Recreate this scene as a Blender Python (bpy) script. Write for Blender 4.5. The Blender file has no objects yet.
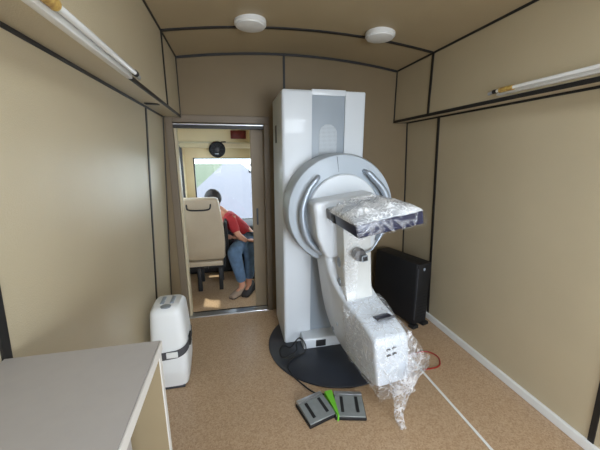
import bpy, bmesh, math, random
from mathutils import Vector, Matrix, noise
random.seed(7)
PI = math.pi
SC = bpy.context.scene
COL = SC.collection

# ------------------------------------------------------------------ camera
PITCH = math.radians(12.95); YAW = math.radians(12.46)
cam_d = bpy.data.cameras.new('camera'); cam_d.lens = 18.0; cam_d.sensor_width = 36.0; cam_d.clip_start = 0.02
cam = bpy.data.objects.new('camera', cam_d); COL.objects.link(cam)
cam.location = (0, 0, 1.5); cam.rotation_euler = (PI/2 - PITCH, 0, -YAW)
SC.camera = cam
# ------------------------------------------------------------------ world, sun, daylight through the rear opening
W = bpy.data.worlds.new('world'); SC.world = W; W.use_nodes = True
bg = W.node_tree.nodes['Background']; bg.inputs['Color'].default_value = (0.80, 0.88, 1.0, 1); bg.inputs['Strength'].default_value = 6.5
sd = bpy.data.lights.new('sun', 'SUN'); sd.energy = 6.0; sd.angle = math.radians(1.5); sd.color = (1, .95, .86)
sun = bpy.data.objects.new('sun', sd); COL.objects.link(sun)
sun.rotation_euler = Vector((-0.27, 0.10, 1.0)).to_track_quat('Z', 'Y').to_euler()
def area(name, loc, target, sx, sy, power, color, spread=180):
    d = bpy.data.lights.new(name, 'AREA'); d.shape = 'RECTANGLE'; d.size = sx; d.size_y = sy
    d.energy = power; d.color = color; d.spread = math.radians(spread)
    o = bpy.data.objects.new(name, d); COL.objects.link(o); o.location = loc
    o.rotation_euler = (Vector(target) - Vector(loc)).to_track_quat('-Z', 'Y').to_euler()
    return o
area('rear_doorway_daylight', (0.93, -1.68, 1.25), (0.45, 2, 1.05), 1.1, 1.0, 30, (0.82, 0.91, 1.0), 110)
area('side_door_daylight', (-0.52, -0.98, 0.9), (0.6, -0.4, .80), 0.7, 1.2, 7, (1.0, 0.97, 0.90))
area('added_overhead_light', (0.57, 0.10, 2.285), (0.57, 0.45, 0.0), 0.62, 0.62, 33, (0.82, 0.91, 1.0))  # overhead area lamp, added to brighten the upward-facing surfaces
SC.view_settings.view_transform = 'Standard'; SC.view_settings.look = 'None'
SC.view_settings.gamma = 1.0; SC.view_settings.exposure = -0.12; SC.view_settings.use_curve_mapping = False

# ------------------------------------------------------------------ materials
def lin(c):
    return tuple(((v/255)/12.92 if v/255 <= .04045 else ((v/255+.055)/1.055)**2.4) for v in c) + (1,)
MATS = {}
def mat(name, rgb, rough=.5, metal=0., spec=.5, var=0., vscale=8., bump=0., bscale=200., coat=0., dark=None):
    m = bpy.data.materials.new(name); m.use_nodes = True; nt = m.node_tree; n = nt.nodes; l = nt.links
    p = n['Principled BSDF']; p.inputs['Roughness'].default_value = rough; p.inputs['Metallic'].default_value = metal
    p.inputs['Specular IOR Level'].default_value = spec; p.inputs['Coat Weight'].default_value = coat
    c = lin(rgb); p.inputs['Base Color'].default_value = c
    tc = n.new('ShaderNodeTexCoord')
    nz = n.new('ShaderNodeTexNoise'); nz.inputs['Scale'].default_value = vscale; nz.inputs['Detail'].default_value = 6
    l.new(tc.outputs['Object'], nz.inputs['Vector'])
    rp = n.new('ShaderNodeValToRGB'); rp.color_ramp.elements[0].position = .3; rp.color_ramp.elements[1].position = .7
    d = lin(dark) if dark else tuple(v*(1-var) for v in c[:3])+(1,)
    rp.color_ramp.elements[0].color = d; rp.color_ramp.elements[1].color = c
    l.new(nz.outputs['Fac'], rp.inputs['Fac']); l.new(rp.outputs['Color'], p.inputs['Base Color'])
    if bump:
        b = n.new('ShaderNodeBump'); b.inputs['Strength'].default_value = bump; b.inputs['Distance'].default_value = .002
        n2 = n.new('ShaderNodeTexNoise'); n2.inputs['Scale'].default_value = bscale; n2.inputs['Detail'].default_value = 3
        l.new(tc.outputs['Object'], n2.inputs['Vector']); l.new(n2.outputs['Fac'], b.inputs['Height']); l.new(b.outputs['Normal'], p.inputs['Normal'])
    MATS[name] = m; return m
M = MATS
mat('padded_vinyl', (188, 175, 147), .34, spec=.5, var=.06, vscale=3, bump=.5, bscale=260)
mat('ceiling_vinyl', (172, 156, 126), .5, spec=.3, var=.06, vscale=3, bump=.4, bscale=260)
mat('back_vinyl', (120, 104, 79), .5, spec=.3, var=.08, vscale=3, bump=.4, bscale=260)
mat('cream_vinyl', (205, 198, 170), .42, spec=.35, var=.05, vscale=3, bump=.4, bscale=260)
mat('black_trim', (26, 25, 25), .5, var=.2, vscale=20)
mat('door_brown', (128, 112, 88), .5, var=.12, vscale=5, bump=.2)
mat('frame_brown', (112, 98, 80), .5, var=.12, vscale=5)
mat('white_plastic', (226, 228, 228), .38, var=.03)
mat('white_paint', (225, 226, 224), .4, var=.04)
mat('machine_white', (200, 206, 212), .32, var=.02, coat=.15)
mat('machine_cream', (194, 196, 194), .35, var=.03, coat=.1)
mat('machine_grey', (148, 158, 168), .38, var=.03)
mat('machine_light_grey', (172, 182, 192), .35, var=.03)
mat('silver', (158, 168, 180), .36, metal=.5, var=.05)
mat('aluminium', (200, 202, 205), .3, metal=.9, var=.08, vscale=30)
mat('dark_grey', (60, 62, 68), .45, var=.15)
mat('lamp_dark', (74, 74, 76), .45, var=.1)
mat('black_plastic', (13, 14, 18), .6, var=.25, vscale=20, bump=.2)
mat('base_black', (40, 44, 52), .33, var=.15, vscale=6)
mat('navy', (22, 26, 58), .3, var=.2, vscale=12)
mat('counter_grey', (158, 153, 149), .45, var=.04, vscale=30)
mat('counter_edge', (206, 202, 196), .45, var=.03)
mat('counter_panel', (140, 124, 96), .5, var=.08)
mat('seat_beige', (178, 162, 138), .45, var=.08, vscale=6, bump=.4, bscale=60)
mat('cab_cream', (226, 212, 174), .55, var=.04)
mat('cab_dark', (20, 21, 26), .6, var=.2)
mat('dark_red', (120, 34, 28), .4, var=.3, vscale=30)
mat('pedal_grey', (140, 145, 145), .4, metal=.3, var=.12, vscale=30, bump=.3)
mat('green', (110, 190, 50), .45, var=.08)
mat('red_cable', (150, 30, 24), .4, var=.1)
mat('yellow_cap', (206, 178, 96), .5, var=.45, vscale=60, dark=(150, 110, 60))
mat('skin', (196, 140, 112), .5, var=.08)
mat('red_shirt', (176, 44, 50), .8, var=.2, vscale=14, bump=.4, bscale=50)
mat('denim', (90, 116, 146), .85, var=.35, vscale=18, bump=.5, bscale=120)
mat('hair', (34, 27, 24), .6, var=.4, vscale=40, bump=.6, bscale=200)
mat('shoe_tan', (150, 130, 112), .7, var=.25, vscale=20)
mat('shoe_dark', (46, 42, 42), .6, var=.25, vscale=20)
mat('strap', (74, 74, 78), .7, var=.15, bump=.4, bscale=150)
mat('rubber', (22, 22, 23), .7, var=.2)
mat('paper', (228, 228, 224), .6, var=.04)
mat('asphalt', (74, 75, 86), .8, var=.12, vscale=1.5)
mat('grass', (58, 72, 44), .9, var=.4, vscale=2)
mat('leaf', (56, 82, 42), .8, var=.5, vscale=3)
mat('bark', (110, 96, 80), .9, var=.3)
mat('truck_skin', (220, 220, 218), .5, var=.03)

def floor_mat():
    m = bpy.data.materials.new('speckled_vinyl'); m.use_nodes = True; nt = m.node_tree; n = nt.nodes; l = nt.links
    p = n['Principled BSDF']; p.inputs['Roughness'].default_value = .34; p.inputs['Specular IOR Level'].default_value = .4
    tc = n.new('ShaderNodeTexCoord')
    v = n.new('ShaderNodeTexVoronoi'); v.inputs['Scale'].default_value = 150; l.new(tc.outputs['Object'], v.inputs['Vector'])
    r1 = n.new('ShaderNodeValToRGB'); e = r1.color_ramp.elements
    e[0].position = 0; e[0].color = lin((162, 132, 102)); e[1].position = 1; e[1].color = lin((192, 166, 136))
    k = e.new(.35); k.color = lin((178, 149, 118))
    sp = n.new('ShaderNodeSeparateColor'); l.new(v.outputs['Color'], sp.inputs['Color']); l.new(sp.outputs['Red'], r1.inputs['Fac'])
    nz = n.new('ShaderNodeTexNoise'); nz.inputs['Scale'].default_value = 2.2; nz.inputs['Detail'].default_value = 5; l.new(tc.outputs['Object'], nz.inputs['Vector'])
    mx = n.new('ShaderNodeMix'); mx.data_type = 'RGBA'; mx.blend_type = 'MULTIPLY'; mx.inputs['Factor'].default_value = .35
    l.new(r1.outputs['Color'], mx.inputs['A']); l.new(nz.outputs['Color'], mx.inputs['B'])
    r2 = n.new('ShaderNodeValToRGB'); r2.color_ramp.elements[0].color = (.6, .6, .6, 1); r2.color_ramp.elements[1].color = (1, 1, 1, 1)
    l.new(nz.outputs['Fac'], r2.inputs['Fac']); l.new(r2.outputs['Color'], mx.inputs['B'])
    l.new(mx.outputs['Result'], p.inputs['Base Color']); M['floor'] = m
floor_mat()

def perforated():
    m = M['machine_grey'].copy(); M['perforated'] = m; m.name = 'perforated_grey'
    nt = m.node_tree; n = nt.nodes; l = nt.links; p = n['Principled BSDF']
    for k in list(l):
        if k.to_socket == p.inputs['Base Color']: l.remove(k)
    tc = n.new('ShaderNodeTexCoord'); v = n.new('ShaderNodeTexVoronoi'); v.inputs['Scale'].default_value = 110; v.inputs['Randomness'].default_value = 0
    l.new(tc.outputs['Object'], v.inputs['Vector'])
    r = n.new('ShaderNodeValToRGB'); r.color_ramp.elements[0].position = .25; r.color_ramp.elements[0].color = lin((120, 127, 134)); r.color_ramp.elements[1].position = .4; r.color_ramp.elements[1].color = lin((172, 180, 187))
    l.new(v.outputs['Distance'], r.inputs['Fac']); l.new(r.outputs['Color'], p.inputs['Base Color'])
perforated()

def film(name, base, crease, scale=9., rough=.14, wash=.0):
    """clear wrapping film: see-through between its creases, milky along them"""
    m = bpy.data.materials.new(name); m.use_nodes = True; nt = m.node_tree; n = nt.nodes; l = nt.links
    for x in list(n): n.remove(x)
    out = n.new('ShaderNodeOutputMaterial'); tr = n.new('ShaderNodeBsdfTransparent'); tr.inputs['Color'].default_value = (.985, .99, 1, 1)
    p = n.new('ShaderNodeBsdfPrincipled'); p.inputs['Base Color'].default_value = (.95, .97, 1.0, 1); p.inputs['Roughness'].default_value = rough
    p.inputs['Specular IOR Level'].default_value = .8
    tc = n.new('ShaderNodeTexCoord')
    def math_(op, a, b=None):
        q = n.new('ShaderNodeMath'); q.operation = op
        for k_, v_ in enumerate((a, b)):
            if v_ is None: continue
            if isinstance(v_, (int, float)): q.inputs[k_].default_value = v_
            else: l.new(v_, q.inputs[k_])
        return q.outputs[0]
    def ridge(sc, w, dist):
        z = n.new('ShaderNodeTexNoise'); z.inputs['Scale'].default_value = sc; z.inputs['Detail'].default_value = 2; z.inputs['Distortion'].default_value = dist
        l.new(tc.outputs['Object'], z.inputs['Vector'])
        a = math_('ABSOLUTE', math_('SUBTRACT', z.outputs['Fac'], .5)); a = math_('SUBTRACT', 1.0, math_('DIVIDE', a, w))
        return math_('MAXIMUM', a, 0.0)
    r = math_('MAXIMUM', ridge(scale, .035, .8), ridge(scale*2.1, .03, .4))
    big = n.new('ShaderNodeTexNoise'); big.inputs['Scale'].default_value = scale*.6; big.inputs['Detail'].default_value = 3; l.new(tc.outputs['Object'], big.inputs['Vector'])
    mr = n.new('ShaderNodeMapRange'); mr.inputs['From Min'].default_value = .42; mr.inputs['From Max'].default_value = .62; mr.inputs['To Max'].default_value = 1.0
    l.new(big.outputs['Fac'], mr.inputs['Value'])
    f = math_('ADD', math_('MULTIPLY', r, crease), math_('ADD', base, math_('MULTIPLY', mr.outputs['Result'], wash)))
    f = math_('MINIMUM', f, .97)
    b = n.new('ShaderNodeBump'); b.inputs['Strength'].default_value = .55; b.inputs['Distance'].default_value = .006
    l.new(math_('ADD', r, big.outputs['Fac']), b.inputs['Height']); l.new(b.outputs['Normal'], p.inputs['Normal'])
    mix = n.new('ShaderNodeMixShader'); l.new(f, mix.inputs['Fac']); l.new(tr.outputs[0], mix.inputs[1]); l.new(p.outputs[0], mix.inputs[2])
    l.new(mix.outputs[0], out.inputs['Surface']); M[name] = m
film('film_dense', .30, .60, 14., wash=.45)
film('film_front', .01, .20, 6., wash=.02)
film('film_clear', .05, .25, 8., wash=.10)
film('film_tail', .07, .42, 9., wash=.22)
film('film_bag', .03, .26, 7., wash=.09)

def glass_mat():
    m = bpy.data.materials.new('window_glass'); m.use_nodes = True; nt = m.node_tree; n = nt.nodes; l = nt.links
    for x in list(n): n.remove(x)
    out = n.new('ShaderNodeOutputMaterial'); tr = n.new('ShaderNodeBsdfTransparent'); tr.inputs['Color'].default_value = (.93, .96, .95, 1)
    g = n.new('ShaderNodeBsdfGlossy'); g.inputs['Roughness'].default_value = .03; lw = n.new('ShaderNodeLayerWeight'); lw.inputs['Blend'].default_value = .5; pw = n.new('ShaderNodeMath'); pw.operation = 'POWER'; pw.inputs[1].default_value = 5; l.new(lw.outputs['Facing'], pw.inputs[0]); fr = n.new('ShaderNodeMath'); fr.operation = 'MULTIPLY_ADD'; fr.inputs[1].default_value = .5; fr.inputs[2].default_value = .02; l.new(pw.outputs[0], fr.inputs[0])
    mix = n.new('ShaderNodeMixShader'); l.new(fr.outputs[0], mix.inputs['Fac']); l.new(tr.outputs[0], mix.inputs[1]); l.new(g.outputs[0], mix.inputs[2])
    l.new(mix.outputs[0], out.inputs['Surface']); M['glass'] = m
glass_mat()
def tube_glass():
    m = mat('tube_glass', (232, 234, 234), .12, var=.02, coat=.6)
tube_glass()

# ------------------------------------------------------------------ mesh helpers
class MB:
    def __init__(s): s.bm = bmesh.new()
    def box(s, a, b, bev=0., seg=2, mtx=None):
        t = bmesh.new()
        bmesh.ops.create_cube(t, size=1)
        a = Vector(a); b = Vector(b); c = (a+b)/2; d = b-a
        for v in t.verts: v.co = Vector((v.co.x*d.x, v.co.y*d.y, v.co.z*d.z)) + c
        if bev: bmesh.ops.bevel(t, geom=t.edges[:], offset=bev, segments=seg, profile=.5, affect='EDGES')
        return s.add(t, mtx)
    def add(s, t, mtx=None):
        if mtx is not None: bmesh.ops.transform(t, matrix=mtx, verts=t.verts[:])
        me = bpy.data.meshes.new('t'); t.to_mesh(me); t.free(); s.bm.from_mesh(me); bpy.data.meshes.remove(me); return s
    def prism(s, pts, x0, x1, bev=0., seg=2, mtx=None, wfun=None):
        """pts: (y,z) outline extruded along x; wfun scales the x by y"""
        t = bmesh.new(); n = len(pts)
        A = [t.verts.new((x0, p[0], p[1])) for p in pts]; B = [t.verts.new((x1, p[0], p[1])) for p in pts]
        t.faces.new(A[::-1]); t.faces.new(B)
        for i in range(n): t.faces.new((A[i], A[(i+1) % n], B[(i+1) % n], B[i]))
        bmesh.ops.recalc_face_normals(t, faces=t.faces[:])
        if wfun:
            for v in t.verts: v.co.x *= wfun(v.co.y)
        if bev:
            es = [e for e in t.edges if (abs(e.verts[0].co.x-e.verts[1].co.x) < 1e-3+abs(e.verts[0].co.x)*.6 and (e.verts[0].co.x > 0) == (e.verts[1].co.x > 0))] if wfun else t.edges[:]
            bmesh.ops.bevel(t, geom=es, offset=bev, segments=seg, profile=.5, affect='EDGES', clamp_overlap=True)
        return s.add(t, mtx)
    def tube(s, pts, r, seg=10, mtx=None, caps=True):
        t = bmesh.new(); pts = [Vector(p) for p in pts]; rings = []
        rr = r if isinstance(r, (list, tuple)) else [r]*len(pts)
        up = Vector((0, 0, 1)); pa = None
        for i, p in enumerate(pts):
            d = (pts[min(i+1, len(pts)-1)] - pts[max(i-1, 0)]).normalized()
            if pa is None:
                a = d.cross(up)
                if a.length < .1: a = d.cross(Vector((1, 0, 0)))
            else: a = pa - d*pa.dot(d)
            a.normalize(); pa = a; b = d.cross(a)
            rings.append([t.verts.new(p + (a*math.cos(2*PI*k/seg) + b*math.sin(2*PI*k/seg))*rr[i]) for k in range(seg)])
        for i in range(len(rings)-1):
            for k in range(seg): t.faces.new((rings[i][k], rings[i][(k+1) % seg], rings[i+1][(k+1) % seg], rings[i+1][k]))
        if caps: t.faces.new(rings[0][::-1]); t.faces.new(rings[-1])
        bmesh.ops.recalc_face_normals(t, faces=t.faces[:])
        return s.add(t, mtx)
    def lathe(s, prof, seg=48, mtx=None):
        """prof: (r,h) rotated about z"""
        t = bmesh.new(); rings = []
        for r, h in prof:
            if r < 1e-6: rings.append([t.verts.new((0, 0, h))])
            else: rings.append([t.verts.new((r*math.cos(2*PI*k/seg), r*math.sin(2*PI*k/seg), h)) for k in range(seg)])
        for A, B in zip(rings, rings[1:]):
            for k in range(seg):
                k2 = (k+1) % seg
                if len(A) == 1 and len(B) == 1: continue
                if len(A) == 1: t.faces.new((A[0], B[k], B[k2]))
                elif len(B) == 1: t.faces.new((A[k], B[0], A[k2]))
                else: t.faces.new((A[k], B[k], B[k2], A[k2]))
        bmesh.ops.recalc_face_normals(t, faces=t.faces[:])
        return s.add(t, mtx)
    def grid(s, f, nu, nv, mtx=None):
        t = bmesh.new()
        vs = [[t.verts.new(f(i/nu, j/nv)) for j in range(nv+1)] for i in range(nu+1)]
        for i in range(nu):
            for j in range(nv): t.faces.new((vs[i][j], vs[i+1][j], vs[i+1][j+1], vs[i][j+1]))
        return s.add(t, mtx)
    def build(s, name, m, parent=None, smooth=True, kind=None):
        me = bpy.data.meshes.new(name); s.bm.to_mesh(me); s.bm.free()
        me.materials.append(m if not isinstance(m, str) else M[m])
        if smooth:
            for p in me.polygons: p.use_smooth = True
            try: me.set_sharp_from_angle(angle=math.radians(38))
            except Exception: pass
        o = bpy.data.objects.new(name, me); COL.objects.link(o)
        if parent:
            o.parent = parent
            o.matrix_parent_inverse = world_of(parent).inverted()
        if kind: o['kind'] = kind
        return o
def world_of(o):
    m = Matrix.LocRotScale(o.location, o.rotation_euler, o.scale)
    return m if o.parent is None else world_of(o.parent) @ o.matrix_parent_inverse @ m
def thing(name, label, cat, loc=(0, 0, 0), group=None):
    o = bpy.data.objects.new(name, None); COL.objects.link(o); o.location = loc; o.empty_display_size = .1
    return tag(o, label, cat, group)
def tag(o, label, cat, group=None):
    o['label'] = label; o['category'] = cat
    if group: o['group'] = group
    return o
def S(mb, name, m, smooth=False): return mb.build(name, m, None, smooth, 'structure')
def spline(pts, n=8):
    P = [Vector(p) for p in pts]; out = []
    for i in range(len(P)-1):
        p0 = P[max(i-1, 0)]; p1 = P[i]; p2 = P[i+1]; p3 = P[min(i+2, len(P)-1)]
        for k in range(n):
            t = k/n
            out.append(.5*((2*p1) + (p2-p0)*t + (2*p0-5*p1+4*p2-p3)*t*t + (3*p1-p0-3*p2+p3)*t**3))
    out.append(P[-1]); return out

# ------------------------------------------------------------------ the room
YB, YF = 2.74, -1.75           # partition wall, rear end
LX, RX, LU, RU = -0.53, 1.66, -0.396, 1.52
LB, RB = -0.62, 1.75        # the lower panels lean out towards the floor
ZS, ZC, SAG = 1.815, 2.262, .075
def ceil_z(x):
    t = (x - (LU+RU)/2)/((RU-LU)/2); return ZC + SAG*(1 - t*t)
S(MB().box((LB-.1, YF-.1, -.06), (RB+.1, YB+.12, 0)), 'floor', 'floor')
S(MB().box((-.72, YB+.12, -.06), (1.9, 4.4, 0)), 'floor', 'floor')
# walls: lower panel, soffit and upper panel in one outline
def wall_profile(x_bot, x_low, x_up, x_out, m, nm, y0, y1):
    b = MB(); t = bmesh.new()
    pts = [(x_bot, -.01), (x_low, ZS), (x_up, ZS-.01), (x_up, ZC+.02), (x_out, ZC+.02), (x_out, -.01)]
    A = [t.verts.new((x, y0, z)) for x, z in pts]; B = [t.verts.new((x, y1, z)) for x, z in pts]
    t.faces.new(A); t.faces.new(B[::-1])
    for i in range(6): t.faces.new((A[i], B[i], B[(i+1) % 6], A[(i+1) % 6]))
    bmesh.ops.recalc_face_normals(t, faces=t.faces[:]); b.add(t); return S(b, nm, m)
wall_profile(LB, LX, LU, LB-.08, 'padded_vinyl', 'wall_left', -.55, YB)
wall_profile(RB, RX, RU, RB+.08, 'padded_vinyl', 'wall_right', YF, YB)
b = MB(); b.box((LB-.08, YF, 1.95), (LX, -.55, 2.3)); b.box((LB-.08, YF, -.01), (LX, -1.4, 2.3)); b.box((LB-.08, -.62, -.01), (LX, -.55, 1.95))
S(b, 'wall_left', 'padded_vinyl')
# ceiling (arched)
b = MB(); N = 24
t = bmesh.new(); lo = []; hi = []
for i in range(N+1):
    x = LU-.05 + (RU-LU+.1)*i/N; lo.append((x, ceil_z(x))); hi.append((x, ceil_z(x)+.05))
ring = lo + hi[::-1]
A = [t.verts.new((x, YF, z)) for x, z in ring]; B = [t.verts.new((x, YB, z)) for x, z in ring]
t.faces.new(A); t.faces.new(B[::-1])
for i in range(len(ring)): t.faces.new((A[i], B[i], B[(i+1) % len(ring)], A[(i+1) % len(ring)]))
bmesh.ops.recalc_face_normals(t, faces=t.faces[:]); b.add(t); S(b, 'ceiling', 'ceiling_vinyl', True)
# partition wall with the door opening
DX0, DX1, DZ = -.462, .30, 1.77
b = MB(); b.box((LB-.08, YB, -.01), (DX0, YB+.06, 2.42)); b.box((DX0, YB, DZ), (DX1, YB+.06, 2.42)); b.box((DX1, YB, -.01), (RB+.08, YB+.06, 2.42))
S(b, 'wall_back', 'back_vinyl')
# rear end: wall around an open double doorway behind the camera
b = MB(); b.box((LB-.08, YF-.06, -.01), (.35, YF, 2.42)); b.box((1.5, YF-.06, -.01), (RB+.08, YF, 2.42)); b.box((.35, YF-.06, 1.80), (1.5, YF, 2.42))
S(b, 'wall_rear', 'padded_vinyl')
# added roof hatch, out of view, framing the overhead area lamp above the camera
b = MB()
for a, c in (((.22, -.25, 2.29), (.92, -.21, 2.345)), ((.22, .41, 2.29), (.92, .45, 2.345)), ((.22, -.25, 2.29), (.255, .45, 2.345)), ((.885, -.25, 2.29), (.92, .45, 2.345))): b.box(a, c, .004)
w = S(MB().box((.25, -.22, 2.31), (.89, .42, 2.318)), 'added_hatch', 'white_paint'); b.build('window_frame', 'aluminium', w)
# black joint strips
T = .0135
def strip(a, c, nm): return S(MB().box(a, c, .002, 1), nm, 'black_trim')
YR, YN = 2.22, .80
k = 1
def trim_n():
    global k; k += 1; return 'trim_%d' % (k-1)
def lean_strip(xb, xl, sg, ya, yb, z0, z1):
    f = lambda z: xb + (xl-xb)*(z+.01)/(ZS+.01)
    t = bmesh.new(); vs = []
    for z in (z0, z1):
        for x in (f(z)-sg*.002, f(z)+sg*.006):
            for y in (ya, yb): vs.append(t.verts.new((x, y, z)))
    for q in ((0, 1, 3, 2), (4, 5, 7, 6), (0, 1, 5, 4), (2, 3, 7, 6), (0, 2, 6, 4), (1, 3, 7, 5)): t.faces.new([vs[i] for i in q])
    bmesh.ops.recalc_face_normals(t, faces=t.faces[:]); S(MB().add(t), trim_n(), 'black_trim')
for x_bot, x_low, x_up, sg in ((LB, LX, LU, 1), (RB, RX, RU, -1)):
    y0 = -.5 if sg == 1 else YF
    xs = lambda x: sorted((x, x + sg*.006))
    a, c = xs(x_low); strip((a, y0, ZS-T), (c, YB, ZS+T*.2), trim_n())            # wall / soffit
    a, c = xs(x_up); strip((a, y0, ZS-.012), (c, YB, ZS+T*.8), trim_n())          # soffit / upper panel
    a, c = xs(x_up); strip((a, y0, ZC-T), (c, YB, ZC+T*.8), trim_n())              # ceiling joint
    for y in ((YR, .79) if sg == 1 else (2.27, .91)):
        lean_strip(x_bot, x_low, sg, y-T, y+T, .05, ZS-T)
    for y in ((YR, YN-.9) if sg == 1 else (2.215, YN-.9)):
        a, c = xs(x_up); strip((a, y-T, ZS), (c, y+T, ZC), trim_n())
    lean_strip(x_bot, x_low, sg, YB-.016, YB, .0, ZS-T)
    a, c = xs(x_up); strip((a, YB-.016, ZS), (c, YB, ZC), trim_n())
for y, yy in ((YB-.012, YB), (YR-T, YR+T), (.25-T, .25+T)):
    b = MB(); t = bmesh.new(); prev = None
    for i in range(33):
        x = LU + (RU-LU)*i/32; z = ceil_z(x)+.001
        q = [t.verts.new((x, y, z-.008 - (.01 if y > 2.5 else 0))), t.verts.new((x, yy, z-.008-(.01 if y > 2.5 else 0))), t.verts.new((x, yy, z)), t.verts.new((x, y, z))]
        if prev:
            for j in range(4): t.faces.new((prev[j], prev[(j+1) % 4], q[(j+1) % 4], q[j]))
        prev = q
    bmesh.ops.recalc_face_normals(t, faces=t.faces[:]); b.add(t); S(b, trim_n(), 'black_trim')
strip((.455, YB-.006, 1.80), (.475, YB, 2.32), trim_n())
strip((LX-.0, YB-.006, ZS-.01), (LU, YB, ZS+.008), trim_n()); strip((RU, YB-.006, ZS-.01), (RX, YB, ZS+.008), trim_n())
strip((LU-.10, 2.05, ZS-.012), (LU-.02, 2.10, ZS-.006), trim_n())
# soffit cross piece, baseboard and floor strip
S(MB().box((RB-.024, YF, 0), (RB, YB, .055), .006, 2), 'baseboard_right', 'white_paint')
S(MB().box((LB, -.5, 0), (LB+.02, YB, .05), .005, 2), 'baseboard_left', 'cream_vinyl')
S(MB().box((1.245, -.3, 0), (1.262, 1.80, .004), .001, 1), trim_n(), 'white_paint')
# door frame, track and sliding leaf
b = MB(); b.box((DX0-.055, YB-.012, 0), (DX0, YB+.075, DZ+.06), .004); b.box((DX0, YB-.012, DZ), (DX1+.03, YB+.075, DZ+.06), .004); b.box((DX1-.02, YB-.012, 0), (DX1+.03, YB+.075, DZ), .004)
S(b, trim_n(), 'frame_brown')
b = MB(); b.box((DX0, YB+.0, DZ-.018), (DX1-.02, YB+.05, DZ-.008), .002); S(b, trim_n(), 'aluminium')
b = MB(); b.box((DX0, YB-.004, DZ-.044), (DX1-.02, YB+.05, DZ-.019), .002); S(b, trim_n(), 'black_trim')
b = MB(); b.box((DX0, YB-.01, 0), (DX1, YB+.07, .012), .002); S(b, trim_n(), 'aluminium')
b = MB(); b.box((DX0, YB+.07, 0), (DX1, YB+.10, .008), .002); S(b, trim_n(), 'black_trim')
S(MB().box((DX0, YB+.02, .012), (-.440, YB+.085, DZ-.044), .004), trim_n(), 'padded_vinyl')
d = S(MB().box((.165, YB+.08, .012), (.95, YB+.112, DZ+.03), .004), 'door_1', 'door_brown')
MB().box((.20, YB+.073, .86), (.218, YB+.081, 1.02), .003).build('door_handle', 'dark_grey', d)

# ------------------------------------------------------------------ ceiling lights and tube lamps
for i, (x, y, lb) in enumerate(((.152, 2.13, 'round white ceiling light left of the pair, above the doorway side'), (1.03, 2.12, 'round white ceiling light right of the pair, above the machine side'))):
    z = ceil_z(x)
    t = thing('ceiling_light', lb, 'ceiling light', (x, y, z), 'round lights on the arched ceiling')
    mt = Matrix.Translation((x, y, z))
    MB().lathe([(0, .004), (.098, .004), (.1, -.002), (.1, -.022), (.096, -.026), (0, -.026)], 48, mt).build('rim', 'white_plastic', t)
    MB().lathe([(.092, -.024), (.09, -.034), (.07, -.04), (.03, -.043), (0, -.043)], 48, mt).build('diffuser', 'white_paint', t)
def tube_lamp(x, sg, z, y0, y1, ycap, label):
    t = thing('tube_lamp', label, 'tube lamp', (x, (y0+y1)/2, z), 'tube lamps along the side walls')
    MB().box((min(x, x+sg*.022), y0, z-.018), (max(x, x+sg*.022), y1-.04, z+.016), .003).build('batten', 'white_paint', t)
    b = MB().tube([(x+sg*.034, y0+.03, z+.004), (x+sg*.034, y1-.05, z+.004)], .0095, 20); b.build('glass_tube', 'tube_glass', t)
    MB().tube([(x+sg*.034, y1-.055, z+.004), (x+sg*.034, y1-.03, z+.004)], .0115, 20).build('end_cap', 'black_plastic', t)
    MB().tube([(x+sg*.034, y1-.03, z+.004), (x+sg*.034, y1, z-.002)], .010, 16).build('end_cap', 'aluminium', t)
    MB().tube([(x+sg*.034, ycap, z+.004), (x+sg*.034, ycap+.085, z+.004)], .0135, 20).build('yellow_sleeve', 'yellow_cap', t)
tube_lamp(LU, 1, ZS+.004, .02, 1.46, .76, 'fluorescent tube lamp with yellow sleeve on the left wall')
tube_lamp(RU, -1, ZS+.040, -.1, 1.60, 1.44, 'fluorescent tube lamp with yellow sleeve on the right wall')

# ------------------------------------------------------------------ mammography machine
MX = thing('mammography_machine', 'white mammography machine with tall column and round gantry on black base plate', 'mammography machine', (.64, 2.3, 0))
C0, C1, CF, CB, CH = .345, .955, 2.14, 2.60, 1.945
# base plate
MB().lathe([(0, 0), (.515, 0), (.52, .004), (.52, .012), (.512, .018), (0, .018)], 72, Matrix.Translation((.735, 2.10, 0))).build('base_plate', 'base_black', MX)
# column: left and right covers with a set-back centre panel
b = MB()
def colshape(x0, x1, yf):
    t = bmesh.new(); bmesh.ops.create_cube(t, size=1)
    for v in t.verts: v.co = Vector(((x0+x1)/2 + v.co.x*(x1-x0), (yf+CB)/2 + v.co.y*(CB-yf), .018+(CH-.018)/2 + v.co.z*(CH-.018)))
    return t
t = colshape(C0, .558, CF); es = [e for e in t.edges if all(v.co.x < C0+.01 for v in e.verts) and all(v.co.y < CF+.01 for v in e.verts)] + [e for e in t.edges if all(v.co.x < C0+.01 and v.co.z > 1 for v in e.verts)] + [e for e in t.edges if all(v.co.z > 1 and v.co.y < CF+.01 for v in e.verts)]
bmesh.ops.bevel(t, geom=list(set(es)), offset=.022, segments=4, profile=.5, affect='EDGES'); b.add(t)
t = colshape(.802, C1, CF); es = [e for e in t.edges if all(v.co.x > C1-.01 for v in e.verts) and all(v.co.y < CF+.01 for v in e.verts)] + [e for e in t.edges if all(v.co.x > C1-.01 and v.co.z > 1 for v in e.verts)] + [e for e in t.edges if all(v.co.z > 1 and v.co.y < CF+.01 for v in e.verts)]
bmesh.ops.bevel(t, geom=list(set(es)), offset=.012, segments=3, profile=.5, affect='EDGES'); b.add(t)
b.box((.556, CF+.03, .018), (.804, CB-.01, CH-.012))
col = b.build('column', 'machine_white', MX)
b = MB(); b.box((.558, CF+.010, .10), (.802, CF+.032, CH-.035), .003); pn = b.build('centre_panel', 'machine_grey', col)
MB().box((.556, CF+.0, CH-.035), (.804, CB-.05, CH+.004), .004).build('top_cap', 'machine_white', col)
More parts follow.
